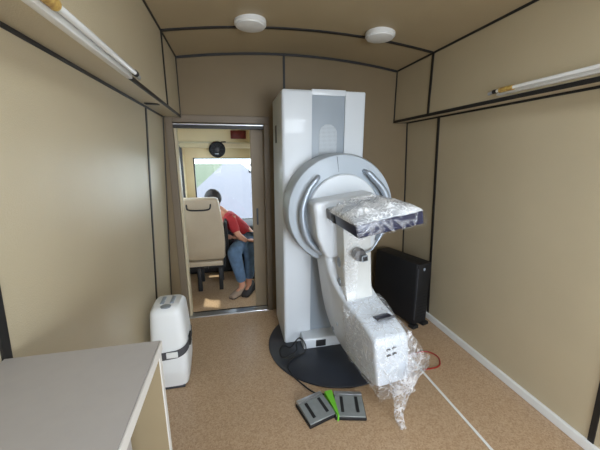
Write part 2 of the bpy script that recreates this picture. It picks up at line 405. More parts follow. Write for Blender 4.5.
# arch grille on the centre panel
t = bmesh.new(); ar = []
for i in range(17):
    a = PI*i/16; ar.append((.680 + .066*math.cos(a), 1.655 + .066*math.sin(a)))
ar = [(.746, 1.44)] + ar + [(.614, 1.44)]
A = [t.verts.new((x, CF+.004, z)) for x, z in ar]; B = [t.verts.new((x, CF+.014, z)) for x, z in ar]
t.faces.new(A); t.faces.new(B[::-1])
for i in range(len(ar)): t.faces.new((A[i], A[(i+1) % len(ar)], B[(i+1) % len(ar)], B[i]))
bmesh.ops.recalc_face_normals(t, faces=t.faces[:]); MB().add(t).build('arched_grille', 'perforated', col)
MB().box((C0-.006, 2.40, 1.60), (C0+.004, 2.45, 1.73), .003).build('latch', 'dark_grey', col)
# foot box
fb = MB().box((.475, 2.02, .018), (.78, 2.16, .105), .012, 3).build('foot_box', 'machine_white', MX)
MB().box((.575, 2.014, .034), (.655, 2.022, .088), .002).build('socket_panel', 'black_plastic', fb)

# arm frame: rotated about the gantry axis
AX, AZ, ROLL = .720, 1.135, math.radians(8)
AM = Matrix.Translation((AX, 0, AZ)) @ Matrix.Rotation(-ROLL, 4, 'Y')
RotY = Matrix.Rotation(PI/2, 4, 'X')    # z axis -> -y
def at_axis(y): return AM @ Matrix.Translation((0, y, 0)) @ RotY
R0 = .384
gan = MB().lathe([(0, -.005), (.30, -.005), (R0-.012, -.005), (R0, .03), (R0, .185), (R0-.012, .215), (R0-.05, .228), (.255, .232), (.25, .236), (.248, .242), (0, .242)], 96, at_axis(2.135)).build('gantry_disc', 'machine_light_grey', MX)
MB().lathe([(0, 0), (.244, 0), (.25, -.0), (.25, .010), (.242, .018), (0, .018)], 96, at_axis(1.895)).build('hub_disc', 'machine_white', gan)
MB().box((-.001, 1.9035, .25), (.001, 1.907, .365), mtx=AM).build('seam', 'dark_grey', gan)
# crescent hand rails
def rail(pts, parent):
    P = spline([AM @ Vector(p) for p in pts], 10); n = len(P)
    r = [.012 + .011*math.sin(PI*i/(n-1)) for i in range(n)]
    return MB().tube(P, r, 14).build('hand_rail', 'silver', parent)
rail([(-.145, 1.91, .255), (-.16, 1.865, .25), (-.225, 1.86, .19), (-.282, 1.855, .08), (-.295, 1.855, -.03), (-.275, 1.86, -.14), (-.225, 1.86, -.22), (-.18, 1.865, -.262), (-.165, 1.91, -.27)], gan)
rail([(.175, 1.91, .245), (.185, 1.865, .235), (.215, 1.86, .2), (.285, 1.855, .10), (.305, 1.855, 0), (.285, 1.86, -.13), (.225, 1.86, -.22), (.2, 1.91, -.24)], gan)
for sgn in (-1, 1):
    b = MB(); f = [(.20, .2), (.235, .19), (.285, .10), (.30, .02), (.262, .04), (.24, .1)]
    t = bmesh.new(); A = [t.verts.new((x*sgn, 1.896, z)) for x, z in f]; B = [t.verts.new((x*sgn, 1.904, z)) for x, z in f]
    t.faces.new(A); t.faces.new(B[::-1])
    for i in range(len(f)): t.faces.new((A[i], A[(i+1) % len(f)], B[(i+1) % len(f)], B[i]))
    bmesh.ops.recalc_face_normals(t, faces=t.faces[:]); b.add(t, AM); b.build('rail_recess', 'machine_grey', gan)
# housing in front of the hub
def rounded_poly(pts, r, n=5):
    out = []; N = len(pts)
    for i in range(N):
        p = Vector(pts[i]); a = Vector(pts[i-1]); c = Vector(pts[(i+1) % N])
        da = (a-p); dc = (c-p); rr = min(r, da.length*.45, dc.length*.45)
        p1 = p + da.normalized()*rr; p2 = p + dc.normalized()*rr
        for q in range(n+1):
            u = q/n; out.append(tuple(p1*(1-u)**2 + p*2*u*(1-u) + p2*u*u))
    return out
h = MB(); prof = rounded_poly([(-.245, .125), (-.245, -.10), (-.20, -.25), (.12, -.25), (.16, -.10), (.16, .125)], .03)
t = bmesh.new(); A = [t.verts.new((x, 1.72, z)) for x, z in prof]; B = [t.verts.new((x, 1.90, z)) for x, z in prof]
t.faces.new(A); t.faces.new(B[::-1])
for i in range(len(prof)): t.faces.new((A[i], A[(i+1) % len(prof)], B[(i+1) % len(prof)], B[i]))
bmesh.ops.recalc_face_normals(t, faces=t.faces[:])
bmesh.ops.bevel(t, geom=[e for e in t.edges if all(v.co.y < 1.73 for v in e.verts)], offset=.02, segments=3, affect='EDGES', profile=.5)
h.add(t, AM); h.build('detector_housing', 'machine_white', MX)
# C-arm: back cover + tube head in one outline, narrowing to the front
def wf(y):
    t = max(0, min(1, (y-1.27)/(1.95-1.27))); return .102 + (.185-.102)*t*t*(3-2*t)
po = spline([(2.0, -.20, 0), (1.995, -.42, 0), (1.975, -.62, 0), (1.89, -.78, 0), (1.72, -.885, 0), (1.52, -.925, 0), (1.36, -.915, 0), (1.285, -.87, 0)], 5)
pi_ = spline([(1.272, -.66, 0), (1.275, -.60, 0), (1.31, -.565, 0), (1.42, -.53, 0), (1.55, -.50, 0), (1.66, -.45, 0), (1.74, -.37, 0), (1.79, -.24, 0), (1.80, -.20, 0)], 5)
arm_pts = [(p.x, p.y) for p in po] + [(p.x, p.y) for p in pi_]
b = MB(); b.prism(arm_pts, -1, 1, .0, mtx=None, wfun=wf)
for v in b.bm.verts:
    if v.co.x > 0: v.co.x = .098 - .02*max(0, min(1, (v.co.y-1.3)/.3))
bmesh.ops.bevel(b.bm, geom=[e for e in b.bm.edges if (e.verts[0].co.x > 0) == (e.verts[1].co.x > 0)], offset=.022, segments=4, profile=.5, affect='EDGES')
AM2 = Matrix.Translation((-.022, 0, 0)) @ AM
bmesh.ops.transform(b.bm, matrix=AM2, verts=b.bm.verts[:])
arm = b.build('c_arm', 'machine_white', MX)
# inner arm carrying the detector
b = MB(); b.prism(rounded_poly([(1.895, .08), (1.60, .08), (1.60, -.42), (1.57, -.52), (1.70, -.54), (1.80, -.45), (1.88, -.30)], .04), -.112, .060, .014, 3, mtx=Matrix.Translation((AX, 0, AZ)) @ Matrix.Rotation(-math.radians(4), 4, 'Y'))
ia = b.build('inner_arm', 'machine_cream', MX)
for (y, w, u, r, parent) in ((1.69, -.27, -.128, .022, ia), (1.70, -.41, -.138, .022, ia)):
    MB().lathe([(0, 0), (r, 0), (r, .008), (r*.7, .014), (0, .014)], 28, AM @ Matrix.Translation((u, y, w)) @ Matrix.Rotation(-PI/2, 4, 'Y') @ Matrix.Scale(1.5, 4, (1, 0, 0))).build('adjustment_knob', 'silver', parent)
for (y, w) in ((1.72, -.72), (1.80, -.80)):
    MB().lathe([(0, 0), (.013, 0), (.013, .006), (0, .007)], 24, AM2 @ Matrix.Translation((-wf(y)+.0005, y, w)) @ Matrix.Rotation(-PI/2, 4, 'Y')).build('screw_cap', 'machine_grey', arm)
# label on the tube head top and marks on its front
mt = AM2 @ Matrix.Translation((0.012, 1.40, -.527)) @ Matrix.Rotation(math.radians(-17.5), 4, 'X')
MB().box((-.045, -.038, -.002), (.045, .038, .008), .001, mtx=mt).build('blue_label', 'navy', arm)
for i in range(2):
    MB().box((-.05, -.05-.012*i, -.002), (.05, -.044-.012*i, .008), mtx=mt).build('label_line', 'dark_grey', arm)
mt = AM2 @ Matrix.Translation((-.004, 1.268, -.675))
for (x, z) in ((-.022, .03), (.012, .034), (-.022, -.006), (.012, -.002)):
    b = MB(); b.tube([(x-.010, 0, z), (x-.003, 0, z+.008), (x+.009, 0, z+.005)], .0045, 8, mtx=mt); b.build('mark', 'dark_grey' if z > .01 else 'black_plastic', arm)
# detector plate (bucky)
DM = AM @ Matrix.Translation((.003, 0, .050)) @ Matrix.Rotation(math.radians(-1.5), 4, 'Y')
bu = MB().box((-.172, 1.25, -.033), (.172, 1.73, .033), .008, 3, mtx=DM).build('detector_plate', 'navy', MX)
MB().box((-.165, 1.258, .031), (.165, 1.72, .038), .002, mtx=DM).build('table_surface', 'machine_light_grey', bu)
MB().box((-.175, 1.56, -.03), (-.171, 1.62, .02), .001, mtx=DM).build('side_grip', 'black_plastic', bu)
# round control with black lens in front of the arm
cm = AM @ Matrix.Translation((-.050, 1.60, -.192))
cc = MB().lathe([(0, 0), (.030, 0), (.036, .01), (.040, .02), (.040, .055), (.034, .066), (0, .066)], 8, cm @ RotY).build('collimator_camera', 'lamp_dark', MX)
MB().box((-.0, -.085, -.034), (.038, -.062, .002), .003, mtx=cm).build('bezel', 'machine_grey', cc)
MB().box((.005, -.088, -.028), (.033, -.083, -.003), .001, mtx=cm).build('lens', 'black_plastic', cc)
MB().tube(spline([cm @ Vector(p) for p in ((.035, -.03, .0), (.09, -.02, .005), (.14, -.01, .05), (.19, .0, .11))], 6), .006, 8).build('support_rod', 'silver', MX)

# ------------------------------------------------------------------ plastic wrapping on the machine
def crin(p, s, seed=0.):
    q = p*s + Vector((seed, seed*1.7, -seed))
    return 1 - abs(noise.noise(q))*2 + .5*(1-abs(noise.noise(q*2.3))*2) + .25*noise.noise(q*5)
# 1 wrap round the detector plate: milky and crumpled on top, tight and clear on the front
def wrap_plate(u, v):
    a = 2*PI*v; cy, cz = math.cos(a), math.sin(a); k = .22
    y = 1.455 + .213*(abs(cy)**k)*(1 if cy > 0 else -1); z = .0 + .040*(abs(cz)**k)*(1 if cz > 0 else -1)
    x = -.180 + .360*u
    e = min(u, 1-u)*.36
    if e < .010: z *= .8 + .2*e/.010
    p = Vector((x, y, z)); c = crin(p, 9, 3)
    if cz > .35:
        lift = (math.sin(PI*min(1, max(0, u)))**.5)*max(0, min(1, (1.68-y)/.08))*max(0, min(1, (y-1.25)/.10))
        return p + Vector((0, 0, lift*(.030 + .018*c)))
    return p + Vector((0, (y-1.455)*.6, z*8)).normalized()*.003*(c+.6)
b = MB().grid(wrap_plate, 90, 200, DM)
w1 = b.build('plastic_wrap', 'film_front'); w1.data.materials.append(M['film_dense'])
iv = (DM.inverted())
for pl in w1.data.polygons:
    c = iv @ pl.center
    if c.z > .035: pl.material_index = 1
tag(w1, 'crumpled clear plastic wrapped round the navy detector plate', 'plastic wrap')
# 2 loose sheet hanging down the arm
def sheet(u, v):
    w = -.00 - .56*v; x = -.165 + .085*u + .015*math.sin(v*5) - .01*v
    y = 1.575 - .025*math.sin(PI*u) - .03*v - .22*(1-v)**4
    p = Vector((x, y, w)); return p + Vector((.004, -.012, 0))*crin(Vector((x*24, y*3, w*3)), 1, 9)*.8
b = MB().grid(sheet, 40, 90, AM)
w2 = b.build('plastic_sheet', 'film_clear'); tag(w2, 'thin clear plastic sheet hanging down the machine arm below the detector plate', 'plastic sheet')
# 3 bag round the tube head, open towards the back, and its hanging tail
def bag(u, v):
    y = 1.60 - .345*v
    a = 2*PI*u; cx, cz = math.cos(a), math.sin(a); k = .22
    top = -.50 - .055*max(0, min(1, (1.55-y)/.25)); bot = -.935
    hr = .106; hl = wf(y) + .008
    x = (hr if cx > 0 else -hl)*(abs(cx)**k); z = (top+bot)/2 + (top-bot)/2*(abs(cz)**k)*(1 if cz > 0 else -1)
    p = Vector((x, y, z)); c = crin(p, 7, 5)
    d = Vector((x*4, 0, z-(top+bot)/2)).normalized()
    return p + d*(.006*(c+.4))
b = MB().grid(bag, 120, 60, AM2)
def front(u, v):
    x = -.109 + .214*u; z = -.55 - .385*v; p = Vector((x, 1.256, z)); return p + Vector((0, -1, 0))*.006*(crin(p, 8, 5)+.3)
b.grid(front, 50, 60, AM2)
n_bag = len(b.bm.faces)
def tail(u, v):
    a = 2*PI*u; h = v
    r = .095*(1-h)**2.2 + .013 + .008*math.sin(3*a+h*5)*(1-h)
    cx = .875 - .16*h + .155*h*h + .01*math.sin(h*5); cy = 1.25 - .02*h
    x = cx + r*math.cos(a)*1.1; y = cy + r*.6*math.sin(a); z = .40 - .385*h + .03*math.cos(a)*(1-h)
    p = Vector((x, y, z)); return p + Vector((math.cos(a), math.sin(a), .2))*.010*crin(Vector((x*16, y*16, z*4)), 1, 2)
b.grid(tail, 80, 90)
def flap(u, v):
    x = .865 + .155*u*(.30+.70*math.sin(2.2*v)); z = .60 - .05*u - .29*v + .03*u*v; y = 1.29 + .015*math.sin(6*v) + .05*u
    p = Vector((x, y, z)); return p + Vector((.3, -1, .1))*.014*crin(p, 11, 8)
b.grid(flap, 50, 80)
w3 = b.build('plastic_bag', 'film_tail'); w3.data.materials.append(M['film_bag'])
for pl in w3.data.polygons[:n_bag]: pl.material_index = 1
tag(w3, 'crumpled clear plastic bag round the lower tube head, its tail hanging towards the floor', 'plastic bag')

# ------------------------------------------------------------------ foot switch and cables
fs_c = Vector((.527, 1.42, 0))
fsw = thing('foot_switch', 'grey double foot switch with green wedge between pedals on the floor', 'foot switch', fs_c)
def pedal(cx, cy, rot):
    mt = Matrix.Translation((cx, cy, 0)) @ Matrix.Rotation(math.radians(rot), 4, 'Z')
    p = MB().box((-.092, -.09, .0), (.092, .09, .022), .006, 2, mtx=mt).build('pedal_base', 'black_plastic', fsw)
    top = MB().prism([(-.086, .02), (-.086, .030), (.06, .042), (.06, .02)], -.086, .086, .002, 1, mtx=mt).build('pedal', 'pedal_grey', fsw)
    MB().box((-.086, .062, .02), (.086, .088, .045), .003, mtx=mt).build('heel_bar', 'aluminium', fsw)
    for sx in (-.045, .045):
        g = Matrix.Translation((0, 0, 0))
        MB().prism([(-.06, .030), (-.06, .037), (.045, .0455), (.045, .037)], sx-.009, sx+.009, .001, 1, mtx=mt).build('grip_strip', 'rubber', top)
pedal(.418, 1.452, 16); pedal(.622, 1.432, -14)
b = MB(); t = bmesh.new(); f = [(.500, 1.545), (.550, 1.55), (.533, 1.36), (.524, 1.36)]
A = [t.verts.new((x, y, 0)) for x, y in f]; B = [t.verts.new((x, y, .046)) for x, y in f]
t.faces.new(A); t.faces.new(B[::-1])
for i in range(4): t.faces.new((A[i], A[(i+1) % 4], B[(i+1) % 4], B[i]))
bmesh.ops.recalc_face_normals(t, faces=t.faces[:]); b.add(t); b.build('wedge', 'green', fsw)
cb = MB().tube(spline([(.520, 1.553, .012), (.45, 1.59, .006), (.385, 1.66, .022), (.335, 1.76, .024), (.32, 1.86, .025), (.37, 1.93, .025), (.47, 1.97, .03), (.48, 1.985, .09), (.44, 2.03, .12), (.38, 2.06, .03), (.33, 2.10, .024), (.29, 2.05, .024), (.30, 1.95, .03), (.40, 1.96, .06), (.43, 2.10, .03), (.45, 2.12, .024)], 8), .0048, 8).build('black_cable', 'rubber')
tag(cb, 'thin black cable looping over the black base plate to the foot switch', 'cable')
rc = MB().tube(spline([(1.06, 1.85, .006), (1.15, 1.76, .006), (1.27, 1.80, .006), (1.41, 1.81, .006), (1.46, 1.73, .006), (1.40, 1.64, .006), (1.27, 1.63, .006)], 8), .005, 8).build('red_cable', 'red_cable')
tag(rc, 'dark red cable looped on the floor right of the tube head', 'cable')

# ------------------------------------------------------------------ black cabinet in the corner
cx, cy, ang = 1.50, 2.14, math.radians(17)
KM = Matrix.Translation((cx, cy, 0)) @ Matrix.Rotation(ang, 4, 'Z')
kb = thing('computer_cabinet', 'tall black computer cabinet standing in the corner by the right wall', 'computer cabinet', (cx, cy, 0))
MB().box((0, 0, .03), (.165, .50, .60), .010, 3, mtx=KM).build('case', 'black_plastic', kb)
fr = MB().box((.004, -.012, .035), (.161, .004, .595), .006, 2, mtx=KM).build('front_panel', 'black_plastic', kb)
MB().box((-.0, -.0145, .08), (.006, -.004, .56), .001, mtx=KM).build('edge_highlight', 'dark_grey', kb)  # lighter strip standing in for the highlight along the case edge
MB().lathe([(0, 0), (.012, 0), (.012, .003), (0, .003)], 20, KM @ Matrix.Translation((.075, -.012, .545)) @ RotY).build('power_button', 'machine_grey', fr)
for (x, y) in ((-.02, -.03), (.11, -.03), (-.02, .43), (.10, .43)):
    MB().box((x, y, 0), (x+.07, y+.06, .03), .004, mtx=KM).build('foot', 'rubber', kb)
for q in range(9):
    MB().box((.03, -.015, .10+.03*q), (.135, -.011, .106+.03*q), mtx=KM).build('vent_slot', 'rubber', fr)

# ------------------------------------------------------------------ dehumidifier by the left wall
px, py = -.447, 1.92
pu = thing('air_purifier', 'small white rounded air purifier with dark strap against the left wall', 'air purifier', (px, py, 0))
def pur(z):
    s = z/.59
    hw = .098 + .014*math.sin(PI*min(1, s*1.05)) - (.012*max(0, (.25-s)/.25))
    hd = .115 + .02*math.sin(PI*s) - (.03*max(0, (.25-s)/.25))
    if s > .93: q = (s-.93)/.07; hw -= .022*q*q; hd -= .03*q*q
    return hw, hd
def purf(u, v):
    z = .02 + .57*v; hw, hd = pur(z); a = 2*PI*u; c, s_ = math.cos(a), math.sin(a); k = .42
    return Vector((px + hw*(abs(c)**k)*(1 if c > 0 else -1), py + hd*(abs(s_)**k)*(1 if s_ > 0 else -1), z - .02*v*(s_ < 0)*abs(s_)*0))
b = MB().grid(purf, 64, 40)
t = b.bm; bmesh.ops.remove_doubles(t, verts=t.verts[:], dist=.0003)
bnd = [e for e in t.edges if e.is_boundary]; bmesh.ops.holes_fill(t, edges=bnd, sides=0)
bmesh.ops.recalc_face_normals(t, faces=t.faces[:])
pb = b.build('housing', 'white_plastic', pu)
for sx in (-.03, .028):
    MB().box((px+sx-.012, py-.045, .587), (px+sx+.012, py+.055, .596), .004).build('top_slot', 'machine_grey', pb)
MB().lathe([(0, 0), (.026, 0), (.026, .006), (.02, .009), (0, .009)], 32, Matrix.Translation((px, py-.078, .586)) @ Matrix.Scale(1.2, 4, (1, 0, 0))).build('control_dial', 'silver', pb)
def ringf(z0, z1, off):
    def f(u, v):
        z = z0 + (z1-z0)*v; a = 2*PI*u; hw, hd = pur(z); zt = z + .035*math.cos(a)
        c, s_ = math.cos(a), math.sin(a); k = .42
        return Vector((px + (hw+off)*(abs(c)**k)*(1 if c > 0 else -1), py + (hd+off)*(abs(s_)**k)*(1 if s_ > 0 else -1), zt))
    return f
MB().grid(ringf(.255, .31, .004), 64, 4).build('strap', 'strap', pu)
MB().box((px-.012, py-.148, .268), (px+.055, py-.134, .305), .003).build('buckle', 'white_paint', pu)
MB().box((px+.112, py-.06, .29), (px+.122, py+.0, .36), .003).build('buckle', 'rubber', pu)
MB().box((px-.07, py-.09, .0), (px+.07, py+.09, .025), .006).build('base', 'dark_grey', pu)

# ------------------------------------------------------------------ counter in the foreground
ZT = 1.02
ct = thing('counter', 'light grey laminate counter along the left wall in the foreground', 'counter', (-.37, .3, 0))
tp = MB().box((LX-.035, -.5, ZT-.030), (-.211, .778, ZT), .002, 1).build('worktop', 'counter_grey', ct)
MB().box((-.211, -.5, ZT-.030), (-.208, .778, ZT-.001), .001, 1).build('edge_band', 'counter_edge', ct)
MB().box((LX-.03, .748, 0), (-.2125, .768, ZT-.030), .001, 1).build('end_panel', 'counter_panel', ct)
MB().box((-.2125, .748, 0), (-.210, .768, ZT-.030), .0005, 1).build('edge_band', 'counter_edge', ct)
MB().box((LX-.03, -.48, .0), (-.245, .60, ZT-.030), .001, 1).build('carcass', 'counter_grey', ct)

# ------------------------------------------------------------------ driver's cab beyond the doorway
CY1 = 4.20; CL, CR = -.60, 1.80
b = MB(); b.box((CL-.05, YB+.12, -.01), (CL, CY1+.1, .85)); b.box((CL-.05, YB+.06, .95), (CL, 3.02, 2.0)); b.box((CL-.05, 3.97, .95), (CL, CY1+.1, 2.0)); b.box((CL-.05, 3.02, 1.66), (CL, 3.97, 2.0)); b.box((CL-.05, YB+.06, .84), (CL, 3.02, .96)); b.box((CL-.05, 3.97, .84), (CL, CY1+.1, .96))
S(b, 'wall_cab_left', 'cab_cream')
b = MB(); b.box((CR, YB+.06, -.01), (CR+.05, CY1+.1, .95)); b.box((CR, YB+.06, 1.62), (CR+.05, CY1+.1, 2.0)); b.box((CR, YB+.06, .95), (CR+.05, 3.0, 1.62)); S(b, 'wall_cab_right', 'cab_cream')
b = MB(); b.box((CL, CY1, -.01), (CR, CY1+.1, .63)); b.box((CL, CY1, .63), (-.50, CY1+.1, 2.0)); b.box((1.66, CY1, .63), (CR, CY1+.1, 2.0)); b.box((-.50, CY1, 1.475), (1.66, CY1+.1, 2.0)); S(b, 'wall_cab_front', 'cab_cream')
S(MB().box((CL-.05, YB+.06, 1.92), (CR+.05, CY1+.1, 2.0)), 'ceiling', 'cab_cream')
# overhead shelf with rolled lower edge
b = MB(); b.prism(rounded_poly([(3.80, 1.66), (3.80, 1.92), (4.2, 1.92), (4.2, 1.60), (3.9, 1.60)], .03), CL, CR, 0)
S(b, trim_n(), 'cab_cream')
S(MB().box((CL, 3.79, 1.645), (CR, 3.81, 1.665), .004), trim_n(), 'cream_vinyl')
# windscreen
w = S(MB().box((-.50, CY1+.03, .63), (1.66, CY1+.036, 1.475)), 'window_1', 'glass')
b = MB(); b.box((-.505, CY1+.015, .625), (-.485, CY1+.05, 1.48)); b.box((1.65, CY1+.015, .625), (1.67, CY1+.05, 1.48)); b.box((-.505, CY1+.015, 1.462), (1.67, CY1+.05, 1.48)); b.box((-.505, CY1+.015, .62), (1.67, CY1+.05, .64))
b.build('window_frame', 'black_trim', w, False)
w = S(MB().box((CL-.03, 3.02, .85), (CL-.025, 3.97, 1.66)), 'window_2', 'glass')
b = MB()
for y in (3.0, 3.50, 3.945): b.box((CL-.04, y, .84), (CL+.010, y+.035, 1.67))
b.box((CL-.04, 3.0, 1.64), (CL+.010, 3.98, 1.67)); b.box((CL-.04, 3.0, .84), (CL+.010, 3.98, .865)); b.build('window_frame', 'black_trim', w, False)
w = S(MB().box((CR+.02, 3.0, .95), (CR+.025, 4.2, 1.62)), 'window_3', 'glass')
# dashboard
db = thing('dashboard', 'dark dashboard below the windscreen in the cab', 'dashboard', (.4, 4.0, 0))
MB().prism(rounded_poly([(3.86, .0), (3.82, .42), (3.90, .60), (4.195, .645), (4.195, .0)], .04), -.60, 1.6, .0).build('dash_body', 'cab_dark', db)
MB().box((.45, 3.80, .30), (.9, 3.835, .48), .01).build('glove_box', 'black_plastic', db)
# fan and loudspeaker panel
fx, fy, fz = -.165, 3.74, 1.575
fn = thing('cab_fan', 'round black fan hanging below the overhead shelf before the windscreen', 'fan', (fx, fy, fz))
fm = Matrix.Translation((fx, fy+.03, fz)) @ RotY
MB().lathe([(.0, 0), (.078, .0), (.092, .01), (.094, .03), (.088, .04), (.082, .03), (.08, .012), (0, .012)], 40, fm).build('shroud', 'black_plastic', fn)
MB().lathe([(0, .012), (.025, .012), (.024, .036), (0, .04)], 24, fm).build('hub', 'dark_grey', fn)
b = MB()
for r in (.035, .048, .061, .074): b.tube([fm @ Vector((r*math.cos(a*PI/12), r*math.sin(a*PI/12), .036)) for a in range(25)], .0016, 6)
for a in range(8): b.tube([fm @ Vector((.02*math.cos(a*PI/4), .02*math.sin(a*PI/4), .036)), fm @ Vector((.088*math.cos(a*PI/4), .088*math.sin(a*PI/4), .036))], .0018, 6)
b.build('guard', 'dark_grey', fn)
MB().tube([(fx+.03, fy+.02, fz+.07), (fx+.05, fy+.03, fz+.085), (fx+.10, fy+.02, fz+.087)], .007, 8).build('bracket', 'black_plastic', fn)
MB().box((fx-.03, fy-.008, fz-.055), (fx+.015, fy-.004, fz-.044), .001).build('nameplate', 'silver', fn)
sp = thing('lamp_panel', 'dark red panel with two round lamps on the overhead shelf', 'lamp panel', (.06, 3.795, 1.77))
MB().box((-.005, 3.782, 1.70), (.175, 3.80, 1.795), .004).build('plate', 'dark_red', sp)
for x in (.04, .13):
    MB().lathe([(0, 0), (.034, 0), (.036, .006), (.02, .012), (0, .009)], 28, Matrix.Translation((x, 3.782, 1.748)) @ RotY).build('lamp', 'dark_red', sp)
# driver's seat
st = thing('driver_seat', 'beige upholstered driver seat with black legs, seen from behind in the cab', 'seat', (-.33, 3.4, 0))
def loft(sections, bev=0):
    t = bmesh.new(); rings = []
    for (x0, x1, y0, y1, z) in sections:
        P = rounded_poly([(x0, y0), (x1, y0), (x1, y1), (x0, y1)], .035, 5)
        rings.append([t.verts.new((p[0], p[1], z)) for p in P])
    for A, B in zip(rings, rings[1:]):
        n = len(A)
        for i in range(n): t.faces.new((A[i], A[(i+1) % n], B[(i+1) % n], B[i]))
    t.faces.new(rings[0][::-1]); t.faces.new(rings[-1]); bmesh.ops.recalc_face_normals(t, faces=t.faces[:])
    return t
MB().add(loft([(-.50, -.14, 3.24, 3.34, .40), (-.515, -.125, 3.22, 3.36, .42), (-.545, -.118, 3.20, 3.36, .55), (-.55, -.125, 3.19, 3.35, .72), (-.56, -.145, 3.175, 3.33, .90), (-.575, -.16, 3.165, 3.31, 1.03), (-.57, -.17, 3.17, 3.30, 1.065), (-.545, -.19, 3.19, 3.28, 1.078)])).build('backrest', 'seat_beige', st)
MB().box((-.55, 3.28, .38), (-.12, 3.76, .50), .04, 4).build('seat_cushion', 'seat_beige', st)
MB().box((-.54, 3.22, .33), (-.15, 3.60, .385), .01, 2).build('seat_base', 'seat_beige', st)
MB().box((-.55, 3.27, .285), (-.13, 3.66, .332), .008, 2).build('seat_frame', 'black_plastic', st)
MB().tube(spline([(-.475, 3.172, 1.02), (-.465, 3.15, .975), (-.41, 3.145, .962), (-.30, 3.145, .962), (-.25, 3.15, .975), (-.24, 3.172, 1.02)], 6), .008, 8).build('grab_handle', 'black_plastic', st)
for (x, y) in ((-.42, 3.34), (-.19, 3.34), (-.42, 3.62), (-.19, 3.62)):
    MB().box((x-.022, y-.02, .0), (x+.022, y+.02, .29), .004).build('leg', 'black_plastic', st)
MB().box((-.13, 3.30, .42), (-.09, 3.62, .80), .02, 3).build('side_bolster', 'black_plastic', st)
MB().tube([(-.36, 3.25, .32), (-.31, 3.25, .32)], .03, 16).build('adjuster', 'black_plastic', st)
# paper on the dashboard
pp = thing('notepad', 'white notepad lying on the dashboard beside the door edge', 'notepad', (.26, 3.8, .5))
npd = Matrix.Translation((.21, 3.80, .43)) @ Matrix.Rotation(math.radians(-24), 4, 'X')
MB().box((-.05, -.012, -.07), (.12, -.002, .13), .002, mtx=npd).build('pages', 'paper', pp)
MB().box((.0, -.016, .03), (.05, -.010, .05), .001, mtx=npd).build('clip', 'black_plastic', pp)

# ------------------------------------------------------------------ the person in the cab
def skin_body(name, verts, edges, m, parent, root=0, sub=2):
    me = bpy.data.meshes.new(name); me.from_pydata([v[0] for v in verts], edges, []); me.materials.append(M[m])
    o = bpy.data.objects.new(name, me); COL.objects.link(o)
    md = o.modifiers.new('skin', 'SKIN'); md.use_smooth_shade = True
    for i, v in enumerate(verts):
        r = v[1] if isinstance(v[1], tuple) else (v[1], v[1]); me.skin_vertices[0].data[i].radius = r
        me.skin_vertices[0].data[i].use_root = (i == root)
    s = o.modifiers.new('sub', 'SUBSURF'); s.levels = sub; s.render_levels = sub
    if parent: o.parent = parent; o.matrix_parent_inverse = world_of(parent).inverted()
    return o
pe = thing('person', 'person in red shirt and jeans sitting beside the driver seat, arm on knee', 'person', (0, 3.5, 0))
# body: pelvis 0, spine, neck, head; arms; legs
V = [((.15, 3.62, .47), .10), ((.10, 3.62, .60), .085), ((.0, 3.60, .73), .09), ((-.13, 3.60, .85), .05), ((-.20, 3.60, .92), .045),
     ((-.045, 3.47, .79), .05), ((.02, 3.38, .62), .042), ((.10, 3.36, .56), .032), ((.125, 3.35, .555), .026),
     ((-.17, 3.72, .80), .055), ((-.20, 3.70, .62), .042), ((-.10, 3.56, .56), .032), ((-.05, 3.52, .565), .026),
     ((.10, 3.50, .49), .085), ((-.045, 3.23, .48), .062), ((.0, 3.215, .30), .05), ((.045, 3.20, .10), .036), ((.03, 3.17, .05), .036), ((-.03, 3.10, .035), .028),
     ((.18, 3.55, .49), .085), ((.14, 3.32, .49), .062), ((.145, 3.30, .30), .05), ((.12, 3.24, .11), .036), ((.115, 3.20, .05), .036), ((.08, 3.12, .035), .028)]
Ed = [(0, 1), (1, 2), (2, 3), (3, 4), (2, 5), (5, 6), (6, 7), (7, 8), (2, 9), (9, 10), (10, 11), (11, 12), (0, 13), (13, 14), (14, 15), (15, 16), (16, 17), (17, 18), (0, 19), (19, 20), (20, 21), (21, 22), (22, 23), (23, 24)]
body = skin_body('body', V, Ed, 'skin', pe)
# clothing a little outside the body
SV = [((.15, 3.62, .50), .115), ((.10, 3.62, .60), .10), ((.0, 3.60, .73), .102), ((-.11, 3.60, .825), .065), ((-.045, 3.47, .79), .062), ((-.01, 3.42, .70), .056), ((.015, 3.385, .63), .05), ((-.17, 3.72, .80), .068), ((-.195, 3.70, .66), .058)]
skin_body('shirt', SV, [(0, 1), (1, 2), (2, 3), (2, 4), (4, 5), (5, 6), (2, 7), (7, 8)], 'red_shirt', pe)
JV = [((.13, 3.62, .46), .13), ((.10, 3.50, .49), .105), ((-.03, 3.235, .475), .090), ((-.02, 3.225, .42), .082), ((.01, 3.21, .28), .068), ((.045, 3.20, .115), .056),
      ((.18, 3.55, .49), .105), ((.145, 3.32, .485), .086), ((.145, 3.31, .44), .08), ((.145, 3.29, .30), .066), ((.12, 3.245, .12), .054)]
skin_body('jeans', JV, [(0, 1), (1, 2), (2, 3), (3, 4), (4, 5), (0, 6), (6, 7), (7, 8), (8, 9), (9, 10)], 'denim', pe)
def ell(c, r, n=24, mtx=None, f=None):
    t = bmesh.new(); bmesh.ops.create_uvsphere(t, u_segments=n, v_segments=n//2+4, radius=1)
    for v in t.verts:
        v.co = Vector((v.co.x*r[0], v.co.y*r[1], v.co.z*r[2]))
        if f: v.co = f(v.co)
        v.co += Vector(c)
    return t
hc = (-.245, 3.60, 1.005)
def headf(p):
    if p.z < -.03: p.x *= 1 - .25*min(1, (-.03-p.z)/.09)
    return p
hd = MB().add(ell(hc, (.075, .093, .11), 28, None, headf))
